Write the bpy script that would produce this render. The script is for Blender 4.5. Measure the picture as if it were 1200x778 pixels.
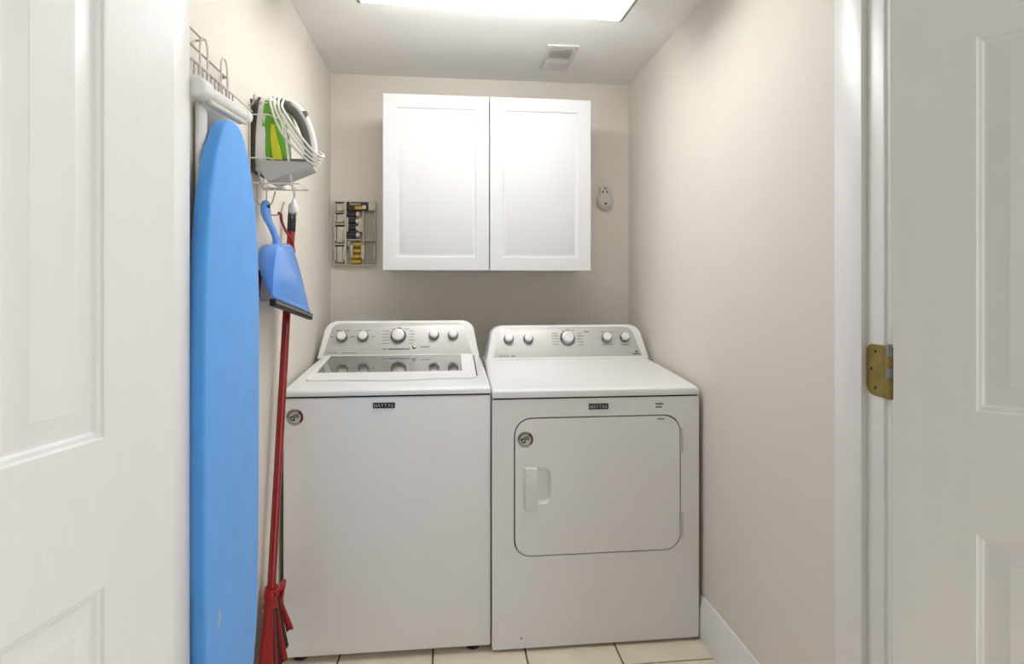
import bpy, bmesh, math, random
from mathutils import Vector, Matrix
from mathutils.geometry import tessellate_polygon

random.seed(4)
PI = math.pi
for o in list(bpy.data.objects):
    bpy.data.objects.remove(o, do_unlink=True)
scene = bpy.context.scene
C = scene.collection

# ---------------------------------------------------------------- camera
CAM_H = 1.2508
cam_d = bpy.data.cameras.new('camera')
cam = bpy.data.objects.new('camera', cam_d)
C.objects.link(cam)
cam.location = (0, 0, CAM_H)
cam.rotation_euler = (PI / 2, 0, -0.1066)
cam_d.sensor_fit = 'HORIZONTAL'
cam_d.sensor_width = 36.0
cam_d.lens = 685.48 * 36.0 / 1200.0
cam_d.shift_y = -(389 - 338.27) / 1200.0
cam_d.clip_start = 0.02
scene.camera = cam

# ---------------------------------------------------------------- world / exposure
world = bpy.data.worlds.new('world')
scene.world = world
world.use_nodes = True
WORLD_STRENGTH = 1.95
bgn = world.node_tree.nodes['Background']
bgn.inputs[0].default_value = (0.96, 0.985, 1.0, 1)
bgn.inputs[1].default_value = WORLD_STRENGTH
LAMP_STRENGTH = 9.2
vs = scene.view_settings
vs.view_transform = 'Standard'
vs.look = 'None'
vs.gamma = 1.0
vs.use_curve_mapping = False
vs.exposure = 0.13


# ---------------------------------------------------------------- materials
def lin(c):
    def f(v):
        v /= 255.0
        return v / 12.92 if v <= 0.04045 else ((v + 0.055) / 1.055) ** 2.4
    return tuple(f(v) for v in c)


def mat(name, rgb, rough=0.5, metal=0.0, var=0.0, scale=8.0, bump=0.0, bscale=60.0, spec=None, coat=0.0,
        trans=0.0, stretch=None, emit=0.0, ior=None):
    m = bpy.data.materials.new(name)
    m.use_nodes = True
    nt = m.node_tree
    b = nt.nodes['Principled BSDF']
    col = lin(rgb)
    b.inputs['Base Color'].default_value = (*col, 1)
    b.inputs['Roughness'].default_value = rough
    b.inputs['Metallic'].default_value = metal
    if spec is not None:
        b.inputs['Specular IOR Level'].default_value = spec
    if ior is not None:
        b.inputs['IOR'].default_value = ior
    if coat:
        b.inputs['Coat Weight'].default_value = coat
        b.inputs['Coat Roughness'].default_value = 0.08
    if trans:
        b.inputs['Transmission Weight'].default_value = trans
    if emit:
        b.inputs['Emission Color'].default_value = (0.985, 0.995, 1.0, 1)
        b.inputs['Emission Strength'].default_value = emit
    if var or bump:
        tc = nt.nodes.new('ShaderNodeTexCoord')
        mp = nt.nodes.new('ShaderNodeMapping')
        nt.links.new(tc.outputs['Object'], mp.inputs[0])
        if stretch:
            mp.inputs['Scale'].default_value = stretch
    if var:
        n = nt.nodes.new('ShaderNodeTexNoise')
        n.inputs['Scale'].default_value = scale
        n.inputs['Detail'].default_value = 5
        nt.links.new(mp.outputs[0], n.inputs['Vector'])
        r = nt.nodes.new('ShaderNodeValToRGB')
        r.color_ramp.elements[0].position = 0.3
        r.color_ramp.elements[1].position = 0.7
        r.color_ramp.elements[0].color = (*[max(0, v * (1 - var)) for v in col], 1)
        r.color_ramp.elements[1].color = (*[min(1, v * (1 + var)) for v in col], 1)
        nt.links.new(n.outputs['Fac'], r.inputs[0])
        nt.links.new(r.outputs[0], b.inputs['Base Color'])
    if bump:
        n2 = nt.nodes.new('ShaderNodeTexNoise')
        n2.inputs['Scale'].default_value = bscale
        n2.inputs['Detail'].default_value = 3
        nt.links.new(mp.outputs[0], n2.inputs['Vector'])
        bp = nt.nodes.new('ShaderNodeBump')
        bp.inputs['Strength'].default_value = bump
        bp.inputs['Distance'].default_value = 0.002
        nt.links.new(n2.outputs['Fac'], bp.inputs['Height'])
        nt.links.new(bp.outputs[0], b.inputs['Normal'])
    return m


M = {}
M['wall'] = mat('wall_paint', (228, 221, 210), 0.75, var=0.012, scale=3, bump=0.06, bscale=180)
M['hall_wall'] = mat('hall_bounce_dimmer', (176, 170, 160), 0.75, var=0.012, scale=3, bump=0.06, bscale=180)  # invented darker tone for unseen hall walls, cuts bounce onto the folded-back door
M['ceiling'] = mat('ceiling_paint', (243, 242, 240), 0.85, var=0.01, scale=3, bump=0.05, bscale=160)
M['trim'] = mat('trim_paint', (238, 237, 235), 0.32, var=0.01, scale=6, bump=0.04, bscale=40)
M['door'] = mat('door_paint', (241, 241, 240), 0.38, var=0.012, scale=5, bump=0.12, bscale=50, stretch=(4, 4, 0.4))
M['cabinet'] = mat('cabinet_foil', (222, 222, 222), 0.6, var=0.004, scale=4, spec=0.25)
M['enamel'] = mat('white_enamel', (240, 240, 240), 0.28, var=0.005, scale=3, bump=0.03, bscale=220)
M['enamel_top'] = mat('white_top_enamel', (240, 240, 240), 0.22, var=0.004, scale=3)
M['plastic'] = mat('white_plastic', (234, 234, 232), 0.3, var=0.005, scale=6)
M['silver'] = mat('brushed_silver', (198, 196, 193), 0.46, metal=0.45, var=0.03, scale=4, bump=0.02, bscale=90, stretch=(1, 40, 40))
M['chrome'] = mat('chrome_ring', (150, 150, 150), 0.18, metal=1.0, var=0.02)
M['knob'] = mat('knob_cap', (236, 236, 235), 0.25, metal=0.15, var=0.01)
M['black'] = mat('black_plastic', (22, 22, 23), 0.45, var=0.05)
M['gasket'] = mat('dark_gap', (34, 32, 30), 0.8, var=0.05)
M['glass_lid'] = mat('lid_glass', (150, 148, 145), 0.05, metal=0.7, var=0.02)
M['print'] = mat('grey_print', (118, 116, 113), 0.6, var=0.03)
M['print_dark'] = mat('dark_print', (70, 69, 68), 0.6, var=0.03)
M['badge'] = mat('badge_navy', (24, 28, 40), 0.35, var=0.05)
M['badge_black'] = mat('badge_black', (28, 28, 29), 0.35, var=0.05)
M['badge_letter'] = mat('badge_letter', (205, 206, 210), 0.4, var=0.02)
M['decal_base'] = mat('decal_base', (168, 167, 162), 0.4, var=0.03)
M['decal_grey'] = mat('decal_grey', (205, 205, 202), 0.4, var=0.02)
M['decal_dark'] = mat('decal_dark', (40, 38, 40), 0.5, var=0.04)
M['decal_red'] = mat('decal_red', (112, 36, 44), 0.5, var=0.04)
M['decal_navy'] = mat('decal_navy', (30, 34, 60), 0.5, var=0.04)
M['tile'] = mat('cream_tile', (240, 226, 204), 0.35, var=0.06, scale=9, bump=0.05, bscale=30)
M['grout'] = mat('grout', (120, 106, 86), 0.9, var=0.1, scale=40, bump=0.2, bscale=200)
M['pad'] = mat('pad_cloth', (84, 163, 242), 0.8, var=0.04, scale=14, bump=0.35, bscale=260)
M['tear'] = mat('pad_foam', (206, 204, 186), 0.9, var=0.1)
M['dustpan'] = mat('blue_plastic', (104, 164, 248), 0.22, var=0.02, scale=4, coat=0.4)
M['rubber'] = mat('black_rubber', (40, 36, 33), 0.6, var=0.06)
M['red'] = mat('red_metal', (146, 16, 13), 0.25, var=0.05, scale=6, coat=0.3)
M['red_plastic'] = mat('red_plastic', (160, 16, 15), 0.35, var=0.05)
M['bristle_red'] = mat('red_bristle', (150, 14, 13), 0.55, var=0.16, scale=20, bump=0.5, bscale=120, stretch=(6, 6, 0.5))
M['bristle_black'] = mat('black_bristle', (34, 26, 24), 0.65, var=0.25, scale=20, bump=0.5, bscale=120, stretch=(6, 6, 0.5))
M['wire'] = mat('white_wire', (214, 210, 203), 0.4, var=0.03)
M['wire_grey'] = mat('grey_wire', (176, 171, 162), 0.4, metal=0.2, var=0.05)
M['dark_metal'] = mat('dark_brown_metal', (84, 74, 66), 0.45, metal=0.3, var=0.08)
M['iron_white'] = mat('iron_white', (224, 223, 219), 0.3, var=0.01)
M['iron_green'] = mat('iron_green_tank', (112, 178, 52), 0.18, var=0.12, scale=18, trans=0.15)
M['iron_yellow'] = mat('iron_yellow', (206, 205, 48), 0.3, var=0.05)
M['iron_grey'] = mat('iron_grey', (104, 104, 100), 0.4, var=0.04)
M['iron_heel'] = mat('iron_heel', (190, 189, 186), 0.4, var=0.03)
M['cord'] = mat('white_cord', (232, 229, 221), 0.5, var=0.02)
M['brass'] = mat('brass', (150, 132, 72), 0.42, metal=0.6, var=0.14, scale=30)
M['steel'] = mat('steel', (150, 152, 150), 0.35, metal=0.9, var=0.1, scale=30)
M['rack_grey'] = mat('rack_grey_plastic', (206, 200, 186), 0.5, var=0.02)
M['rack_dim'] = mat('rack_slot_plastic', (176, 169, 155), 0.6, var=0.03)
M['card'] = mat('card_brown', (52, 42, 36), 0.5, var=0.06)
M['card_gold'] = mat('card_gold', (208, 158, 48), 0.4, var=0.12, scale=60)
M['card_white'] = mat('card_white', (232, 216, 200), 0.5, var=0.03)
M['bat_dark'] = mat('battery_dark', (46, 43, 62), 0.25, var=0.08, scale=30)
M['bat_tip'] = mat('battery_tip', (224, 204, 190), 0.3, metal=0.2, var=0.05)
M['bat_gold'] = mat('battery_gold', (206, 172, 50), 0.25, metal=0.35, var=0.08, scale=30)
M['adapter'] = mat('adapter_plastic', (214, 208, 200), 0.45, var=0.02)
M['slot'] = mat('slot_dark', (70, 62, 54), 0.7, var=0.05)
M['vent'] = mat('vent_paint', (222, 219, 215), 0.5, var=0.01)
M['vent_dark'] = mat('vent_duct', (128, 125, 121), 0.8, var=0.05)
M['lens'] = mat('lamp_lens', (250, 250, 248), 0.5, var=0.004, emit=LAMP_STRENGTH)
M['lens_side'] = mat('lamp_lens_side', (250, 250, 248), 0.5, var=0.004, emit=LAMP_STRENGTH * 1.35)
M['pad'].node_tree.nodes['Principled BSDF'].inputs['Sheen Weight'].default_value = 0.25
M['lamp_white'] = mat('lamp_white', (235, 234, 231), 0.4, var=0.01)
M['lamp_cap'] = mat('lamp_cap', (170, 167, 162), 0.5, var=0.03)


# ---------------------------------------------------------------- object helpers
ORIGIN = {}


def finish(bm, name, m, smooth=35):
    bmesh.ops.remove_doubles(bm, verts=bm.verts, dist=1e-6)
    bmesh.ops.recalc_face_normals(bm, faces=bm.faces)
    me = bpy.data.meshes.new(name)
    bm.to_mesh(me)
    bm.free()
    if smooth:
        me.polygons.foreach_set('use_smooth', [True] * len(me.polygons))
        me.set_sharp_from_angle(angle=math.radians(smooth))
    me.materials.append(M[m] if isinstance(m, str) else m)
    return me


def link(name, me, parent=None):
    o = bpy.data.objects.new(name, me)
    C.objects.link(o)
    if parent is not None:
        o.parent = parent
    return o


def part(name, bm, m, parent=None, smooth=35, local=False, label=None):
    """World-space geometry becomes one mesh object; under a thing it is moved into the thing's space."""
    org = ORIGIN.get(parent.name, Vector((0, 0, 0))) if parent is not None else Vector((0, 0, 0))
    if not local and org.length > 0:
        bmesh.ops.translate(bm, verts=bm.verts, vec=-org)
    o = link(name, finish(bm, name, m, smooth), parent)
    ORIGIN[o.name] = org
    if label:
        o['label'] = label
    return o


def tag(o, label, cat, group=None, kind=None):
    o['label'] = label
    o['category'] = cat
    if group:
        o['group'] = group
    if kind:
        o['kind'] = kind
    return o


def thing(name, label, cat, loc=(0, 0, 0), rotz=0.0, group=None, kind=None):
    o = bpy.data.objects.new(name, None)
    C.objects.link(o)
    o.empty_display_size = 0.05
    o.location = loc
    o.rotation_euler = (0, 0, rotz)
    ORIGIN[o.name] = Vector(loc)
    return tag(o, label, cat, group, kind)


def solid(name, bm, m, label, cat, loc=(0, 0, 0), group=None, kind=None, smooth=35):
    """A thing that is one mesh; its origin is put at loc."""
    bmesh.ops.translate(bm, verts=bm.verts, vec=-Vector(loc))
    o = link(name, finish(bm, name, m, smooth))
    o.location = loc
    ORIGIN[o.name] = Vector(loc)
    return tag(o, label, cat, group, kind)


# ---------------------------------------------------------------- shape helpers
def box(bm, x0, x1, y0, y1, z0, z1, bev=0.0, seg=2):
    r = bmesh.ops.create_cube(bm, size=1.0)
    v = r['verts']
    bmesh.ops.scale(bm, verts=v, vec=(x1 - x0, y1 - y0, z1 - z0))
    bmesh.ops.translate(bm, verts=v, vec=((x0 + x1) / 2, (y0 + y1) / 2, (z0 + z1) / 2))
    if bev:
        e = {ed for vv in v for ed in vv.link_edges}
        bmesh.ops.bevel(bm, geom=list(e), offset=bev, segments=seg, profile=0.5, affect='EDGES')


def nbox(*a, **k):
    bm = bmesh.new()
    box(bm, *a, **k)
    return bm


def loft(bm, rings, closed=True, cap0=True, cap1=True):
    vr = [[bm.verts.new(p) for p in r] for r in rings]
    n = len(vr[0])
    for a, b in zip(vr, vr[1:]):
        for i in range(n if closed else n - 1):
            j = (i + 1) % n
            try:
                bm.faces.new((a[i], a[j], b[j], b[i]))
            except ValueError:
                pass
    if cap0:
        bm.faces.new(list(reversed(vr[0])))
    if cap1:
        bm.faces.new(vr[-1])
    return vr


def tube(bm, pts, r, sides=8, closed=False, cap=True):
    pts = [Vector(p) for p in pts]
    rs = r if isinstance(r, (list, tuple)) else [r] * len(pts)
    n = len(pts)
    tans = []
    for i in range(n):
        a = pts[i - 1] if (i > 0 or closed) else pts[i]
        b = pts[(i + 1) % n] if (i < n - 1 or closed) else pts[i]
        tans.append((b - a).normalized())
    up = Vector((0, 0, 1)) if abs(tans[0].z) < 0.9 else Vector((1, 0, 0))
    u = tans[0].cross(up).normalized()
    rings = []
    for i in range(n):
        u = (u - tans[i] * u.dot(tans[i])).normalized()
        w = tans[i].cross(u)
        rings.append([pts[i] + (u * math.cos(2 * PI * k / sides) + w * math.sin(2 * PI * k / sides)) * rs[i] for k in range(sides)])
    if closed:
        rings.append(rings[0])
        loft(bm, rings, cap0=False, cap1=False)
    else:
        loft(bm, rings, cap0=cap, cap1=cap)


def spline(ctrl, per=6, closed=False):
    P = [Vector(p) for p in ctrl]
    n = len(P)
    out = []
    rng = range(n) if closed else range(n - 1)
    for i in rng:
        p1, p2 = P[i], P[(i + 1) % n]
        p0 = P[i - 1] if (i > 0 or closed) else p1
        p3 = P[(i + 2) % n] if (i + 2 < n or closed) else p2
        for k in range(per):
            t = k / per
            out.append(0.5 * ((2 * p1) + (p2 - p0) * t + (2 * p0 - 5 * p1 + 4 * p2 - p3) * t * t + (3 * p1 - p0 - 3 * p2 + p3) * t ** 3))
    if not closed:
        out.append(P[-1])
    return out


def lathe(bm, prof, org, axis, sides=24):
    """prof: list of (radius, distance along axis)."""
    axis = Vector(axis).normalized()
    up = Vector((0, 0, 1)) if abs(axis.z) < 0.9 else Vector((1, 0, 0))
    u = axis.cross(up).normalized()
    w = axis.cross(u)
    org = Vector(org)
    rings = [[org + axis * d + (u * math.cos(2 * PI * k / sides) + w * math.sin(2 * PI * k / sides)) * max(r, 1e-4) for k in range(sides)] for r, d in prof]
    loft(bm, rings)


def rrect(x0, x1, y0, y1, r, n=6):
    """Rounded rectangle, counter-clockwise; r may be four radii (bl, br, tr, tl)."""
    rr = r if isinstance(r, (list, tuple)) else [r] * 4
    out = []
    for (cx, cy, a0, q) in ((x0, y0, PI, rr[0]), (x1, y0, 1.5 * PI, rr[1]), (x1, y1, 0, rr[2]), (x0, y1, PI / 2, rr[3])):
        sx = 1 if cx == x0 else -1
        sy = 1 if cy == y0 else -1
        for k in range(n + 1):
            a = a0 + PI / 2 * k / n
            out.append((cx + sx * q + math.cos(a) * q, cy + sy * q + math.sin(a) * q))
    return out


def prism(bm, pts, f, d0, d1, bev=0.0):
    """Extrude a 2D outline; f(a, b, d) -> 3D.  A bevel shrinks the far (d1) outline a little."""
    rings = [[f(a, b, d0) for a, b in pts]]
    if bev:
        cx = sum(p[0] for p in pts) / len(pts)
        cy = sum(p[1] for p in pts) / len(pts)
        hx = max(abs(p[0] - cx) for p in pts)
        hy = max(abs(p[1] - cy) for p in pts)
        s = 1 if d1 > d0 else -1
        for k in range(4):
            t = PI / 2 * k / 3
            ins = bev * (1 - math.cos(t))
            dd = d1 - s * bev * (1 - math.sin(t))
            rings.append([f(cx + (a - cx) * (1 - ins / hx), cy + (b - cy) * (1 - ins / hy), dd) for a, b in pts])
    else:
        rings.append([f(a, b, d1) for a, b in pts])
    loft(bm, rings)


def plate(bm, outer, holes, f, d0, d1):
    """A flat plate with holes: front at d1, back at d0."""
    loops = [outer] + holes
    tri = tessellate_polygon([[Vector((a, b, 0)) for a, b in l] for l in loops])
    flat = [p for l in loops for p in l]
    fr = [bm.verts.new(f(a, b, d1)) for a, b in flat]
    bk = [bm.verts.new(f(a, b, d0)) for a, b in flat]
    for t in tri:
        try:
            bm.faces.new([fr[i] for i in t])
            bm.faces.new([bk[i] for i in reversed(t)])
        except ValueError:
            pass
    k = 0
    for l in loops:
        n = len(l)
        for i in range(n):
            j = (i + 1) % n
            bm.faces.new((fr[k + i], fr[k + j], bk[k + j], bk[k + i]))
        k += n


def front(a, b, d):        # outline in X-Z, depth towards the doorway (-Y)
    return (a, -d, b)


def text_bm(txt, size, f, depth=0.0006):
    cu = bpy.data.curves.new('lettering', 'FONT')
    cu.body = txt
    cu.size = size
    cu.extrude = depth
    cu.align_x = 'CENTER'
    cu.align_y = 'CENTER'
    cu.resolution_u = 2
    ob = bpy.data.objects.new('lettering', cu)
    me = bpy.data.meshes.new_from_object(ob)
    bm = bmesh.new()
    bm.from_mesh(me)
    for v in bm.verts:
        v.co = f(v.co.x, v.co.y, v.co.z)
    bpy.data.objects.remove(ob)
    bpy.data.meshes.remove(me)
    bpy.data.curves.remove(cu)
    return bm


# ================================================================ SETTING
XL, XR, YB, YF, ZC = -0.567, 0.901, 2.883, 1.275, 2.282     # laundry room
YH = 1.140                                                   # hall face of the front wall
HX0, HX1, HY0 = -2.5, 2.15, -1.9                            # the hall the photograph is taken from
HZC = 2.44

# floor: grout slab with single tiles
fl = solid('floor', nbox(HX0, HX1, HY0, YB + 0.1, -0.06, -0.004), 'grout', 'cream square floor tiles with thin dark grout lines', 'floor', kind='structure', smooth=0)
PT, GX, GY = 0.317, -0.056, 1.896
half = (PT - 0.0065) / 2
tb = nbox(-half, half, -half, half, -0.02, 0.0, bev=0.0015, seg=1)
tile_me = finish(tb, 'tile', 'tile', 30)
for i in range(-2, 4):
    for j in range(-4, 4):
        x0, x1 = GX + i * PT + 0.00325, GX + (i + 1) * PT - 0.00325
        y0, y1 = GY + j * PT + 0.00325, GY + (j + 1) * PT - 0.00325
        lo, hi = (XL, XR) if y0 > YF else (-0.545, 0.90)
        if x1 <= lo + 0.01 or x0 >= hi - 0.01 or y0 > YB:
            continue
        if x0 >= lo and x1 <= hi and y1 <= YB:
            t = link('tile', tile_me, fl)
            t.location = ((x0 + x1) / 2, (y0 + y1) / 2, 0)
            t.rotation_euler = (0, 0, random.choice((0, PI / 2, PI, -PI / 2)))
        else:
            part('tile', nbox(max(x0, lo + 0.003), min(x1, hi - 0.003), y0, min(y1, YB - 0.003), -0.02, 0.0, bev=0.0015, seg=1), 'tile', fl)

solid('ceiling', nbox(XL - 0.1, XR + 0.1, YF - 0.135, YB + 0.1, ZC, ZC + 0.15), 'ceiling', 'plain white painted ceiling of the laundry room', 'ceiling', kind='structure', smooth=0)
solid('ceiling', nbox(HX0, HX1, HY0, YH, HZC, HZC + 0.1), 'ceiling', 'white painted ceiling over the hall outside the doorway', 'ceiling', kind='structure', smooth=0)
solid('wall_left', nbox(XL - 0.1, XL, YF, YB + 0.1, -0.05, ZC), 'wall', 'beige painted wall behind the blue ironing board', 'wall', kind='structure', smooth=0)
solid('wall_right', nbox(XR, XR + 0.1, YF, YB + 0.1, -0.05, ZC), 'wall', 'bare beige painted wall beside the dryer', 'wall', kind='structure', smooth=0)
solid('wall_back', nbox(XL, XR, YB, YB + 0.1, -0.05, ZC), 'wall', 'beige painted wall behind the white wall cabinet', 'wall', kind='structure', smooth=0)
JL, JR, JZ = -0.549, 0.907, 2.05          # jamb faces
bm = bmesh.new()
box(bm, HX0, JL - 0.02, YH, YF, -0.05, HZC)
box(bm, JR + 0.02, HX1, YH, YF, -0.05, HZC)
box(bm, JL - 0.02, JR + 0.02, YH, YF, JZ + 0.02, HZC)
solid('wall_front', bm, 'wall', 'beige painted wall around the double doorway', 'wall', kind='structure', smooth=0)
solid('wall_hall_left', nbox(HX0 - 0.1, HX0, HY0, YF, -0.05, HZC), 'hall_wall', 'unseen hall wall darkened to weaken bounce, behind the door with brighter face', 'wall', kind='structure', smooth=0)  # out of view; its tone is darkened to weaken the bounced light
solid('wall_hall_blocker', nbox(HX0, HX1, HY0 - 0.1, HY0, -0.05, HZC), 'hall_wall', 'unseen dark hall wall added to block light, facing the laundry doorway', 'wall', kind='structure', smooth=0)  # added out of view: shuts out light from behind, leaving the right side open
solid('floor_hall_bounce', nbox(HX0, HX1, HY0, 0.627, -0.003, 0.0), 'tile', 'unseen plain cream hall floor added for paler bounce outside the laundry doorway', 'floor', kind='structure', smooth=0)  # added unseen slab covering the brown grout, so bounce is paler and less warm


def baseboard(name, label, p0, p1, nrm):
    prof = [(0, -0.003), (0.013, -0.003), (0.013, 0.112), (0.0105, 0.118), (0.0105, 0.124), (0.008, 0.130), (0.0065, 0.146), (0.004, 0.154), (0, 0.156)]
    p0, p1, nrm = Vector(p0), Vector(p1), Vector(nrm)
    bm = bmesh.new()
    loft(bm, [[p + nrm * a + Vector((0, 0, b)) for a, b in prof] for p in (p0, p1)])
    solid(name, bm, 'trim', label, 'baseboard', kind='structure', smooth=25)


baseboard('baseboard_right', 'white baseboard along the wall beside the dryer', (XR, YF, 0), (XR, YB, 0), (-1, 0, 0))
baseboard('baseboard_left', 'white baseboard under the ironing board and broom', (XL, YF, 0), (XL, YB, 0), (1, 0, 0))
baseboard('baseboard_back', 'white baseboard behind the washer and dryer', (XL + 0.013, YB, 0), (XR - 0.013, YB, 0), (0, -1, 0))


# door frame: each side a jamb board with door stop and casing
def door_frame(name, label, side):
    t = thing(name, label, 'door frame', (JR if side > 0 else JL, YH, 0), kind='structure')
    s = side
    J = JR if s > 0 else JL

    def bx(a, b, y0, y1, z0, z1, bev):
        x0, x1 = sorted((J + s * a, J + s * b))
        return nbox(x0, x1, y0, y1, z0, z1, bev=bev)
    part('jamb', bx(0, 0.02, YH - 0.001, YF + 0.002, 0, JZ, 0.0015), 'trim', t)
    part('door_stop', bx(-0.0145, 0.0005, 1.187, YF + 0.002, 0, JZ, 0.002), 'trim', t)
    # casing: moulded profile swept upwards
    prof = [(0.0065, 0), (0.0065, 0.009), (0.0085, 0.013), (0.013, 0.0155), (0.020, 0.0135), (0.026, 0.0165), (0.058, 0.0185), (0.066, 0.016), (0.068, 0.0)]
    bm = bmesh.new()
    loft(bm, [[(J + s * a, YH - b, z) for a, b in prof] for z in (0, JZ + 0.07)])
    part('casing', bm, 'trim', t, smooth=50)
    return t


door_frame('trim_1', 'white doorway jamb and casing edge next to the blue ironing board', -1)
trim2 = door_frame('trim_2', 'white doorway jamb and casing carrying the brass hinge', 1)
tr = thing('trim_3', 'white header trim across the top of the doorway', 'door frame', (0.18, YH, JZ), kind='structure')
part('head_jamb', nbox(JL - 0.02, JR + 0.02, YH - 0.001, YF + 0.002, JZ, JZ + 0.02, bev=0.0015), 'trim', tr)
part('head_casing', nbox(JL - 0.068, JR + 0.068, YH - 0.018, YH, JZ + 0.0701, JZ + 0.13, bev=0.004), 'trim', tr)

# six-panel doors -------------------------------------------------
DT = 0.035
ROWS = [(0.235, 0.786), (1.008, 1.722), (1.825, 1.925)]
panel_cache = {}


def panel_mesh(w, h):
    key = (round(w, 4), round(h, 4))
    if key in panel_cache:
        return panel_cache[key]
    prof = [(0, 0.0), (0.004, 0.0004), (0.007, 0.0042), (0.013, 0.0058), (0.017, 0.0098), (0.021, 0.0105), (0.050, 0.0042), (0.0525, 0.0030)]
    bm = bmesh.new()
    rings = []
    for ins, dep in prof:
        rings.append([(a, -dep, b) for a, b in ((ins, ins), (w - ins, ins), (w - ins, h - ins), (ins, h - ins))])
    loft(bm, rings, cap0=False, cap1=True)
    rings = []
    for ins, dep in prof:
        rings.append([(a, dep - DT, b) for a, b in ((ins, ins), (w - ins, ins), (w - ins, h - ins), (ins, h - ins))])
    loft(bm, rings, cap0=False, cap1=True)
    # join the two faces round the edge
    for (a, b) in (((0, 0), (w, 0)), ((w, 0), (w, h)), ((w, h), (0, h)), ((0, h), (0, 0))):
        v = [bm.verts.new((a[0], 0, a[1])), bm.verts.new((b[0], 0, b[1])), bm.verts.new((b[0], -DT, b[1])), bm.verts.new((a[0], -DT, a[1]))]
        bm.faces.new(v)
    panel_cache[key] = finish(bm, 'panel', 'door', 20)
    return panel_cache[key]


def six_panel_door(name, label, org, face_dir, face_nrm, stile, width=0.715, mull=0.075):
    """org: hinge end of the visible face at floor level; local x runs along the door, local +y out of the visible face."""
    t = thing(name, label, 'door', (org[0], org[1], 0.008), kind='structure')
    d, n = Vector((*face_dir, 0)).normalized(), Vector((*face_nrm, 0)).normalized()
    flip = d.cross(n).z < 0            # keep the frame right-handed by mirroring x in the mesh
    sx = -1 if flip else 1
    xa = d * sx
    t.rotation_euler = (0, 0, math.atan2(xa.y, xa.x))

    def bx(a, b, z0, z1):
        x0, x1 = sorted((a * sx, b * sx))
        return nbox(x0, x1, -DT, 0, z0, z1, bev=0.0)
    H = 2.03
    pw = (width - 2 * stile - mull) / 2
    part('stile', bx(0, stile, 0, H), 'door', t, local=True, smooth=0)
    part('stile', bx(width - stile, width, 0, H), 'door', t, local=True, smooth=0)
    zs = [0] + [v for r in ROWS for v in r] + [H]
    for k in range(0, len(zs), 2):
        part('rail', bx(stile, width - stile, zs[k], zs[k + 1]), 'door', t, local=True, smooth=0)
    for (z0, z1) in ROWS:
        part('mullion', bx(stile + pw, stile + pw + mull, z0, z1), 'door', t, local=True, smooth=0)
        for x0 in (stile, stile + pw + mull):
            o = link('panel', panel_mesh(pw, z1 - z0), t)
            o.location = (x0 if sx > 0 else -x0 - pw, 0, z0)
    return t


a1 = math.radians(14.4)
door1 = six_panel_door('door_1', 'white six-panel door standing open next to the blue ironing board', (-0.492, 1.11), (-math.sin(a1), -math.cos(a1)), (math.cos(a1), -math.sin(a1)), 0.146)
a2 = math.radians(49.5)
door2 = six_panel_door('door_2', 'grey-shaded white six-panel door folded back, hung on the brass hinge', (0.885, 1.085), (math.sin(a2), -math.cos(a2)), (-math.cos(a2), -math.sin(a2)), 0.127)

# brass hinge of door_2
bm = bmesh.new()
leaf = [(YY, ZZ) for YY, ZZ in rrect(1.128, 1.186, 1.022, 1.132, (0.002, 0.022, 0.016, 0.002), 5)]
prism(bm, leaf, lambda a, b, d: (JR - d, a, b), -0.001, 0.0022)
hg = part('hinge', bm, 'brass', trim2, label='tarnished brass butt hinge')
bm = bmesh.new()
box(bm, 0.8965, 0.905, 1.112, 1.13, 1.024, 1.130)
part('leaf_neck', bm, 'brass', hg)
for k in range(5):
    z0 = 1.024 + k * 0.0216
    bm = bmesh.new()
    lathe(bm, [(0.0052, 0), (0.0064, 0.0012), (0.0064, 0.020), (0.0052, 0.0212)], (0.896, 1.108, z0), (0, 0, 1), 14)
    part('knuckle', bm, 'steel' if k in (2, 4) else 'brass', hg, label='brass hinge knuckle' if k not in (2, 4) else 'steel hinge knuckle')
bm = bmesh.new()
lathe(bm, [(0.003, 0), (0.0062, 0.001), (0.0062, 0.004), (0.003, 0.006)], (0.896, 1.108, 1.132), (0, 0, 1), 14)
part('pin', bm, 'steel', hg)
for (yy, zz) in ((1.160, 1.117), (1.172, 1.079), (1.160, 1.040)):
    bm = bmesh.new()
    lathe(bm, [(0.0038, 0), (0.0034, 0.0008), (0.001, 0.0012)], (JR - 0.002, yy, zz), (-1, 0, 0), 10)
    part('screw', bm, 'decal_dark', hg)

# ================================================================ CEILING LAMP
LZ = 2.196
lamp = thing('ceiling_lamp', 'long white fluorescent wraparound lamp glowing on the ceiling', 'lamp', (0.157, 1.885, ZC), rotz=math.radians(2.6))
L2 = 0.455
prof = [(-0.150, 2.270), (-0.150, 2.262), (-0.146, 2.240), (-0.136, 2.218), (-0.122, 2.203), (-0.100, LZ), (0.100, LZ), (0.122, 2.203), (0.136, 2.218), (0.146, 2.240), (0.150, 2.262), (0.150, 2.270)]
lens_bot = [(-0.122, 2.203), (-0.100, LZ), (0.100, LZ), (0.122, 2.203), (0.122, 2.206), (-0.122, 2.206)]
bm = bmesh.new()
loft(bm, [[(x, y, z - ZC) for y, z in lens_bot] for x in (-L2 + 0.012, L2 - 0.012)])
part('lens', bm, 'lens', lamp, local=True, smooth=30, label='glowing white prismatic lens')
for sgn in (-1, 1):
    side = [(0.122, 2.203), (0.136, 2.218), (0.146, 2.240), (0.150, 2.262), (0.150, 2.268), (0.144, 2.268), (0.140, 2.243), (0.131, 2.222), (0.122, 2.2065)]
    bm = bmesh.new()
    loft(bm, [[(x, sgn * y, z - ZC) for y, z in side] for x in (-L2 + 0.012, L2 - 0.012)])
    part('lens_side', bm, 'lens_side', lamp, local=True, smooth=30, label='glowing curved side of the lens')
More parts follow.
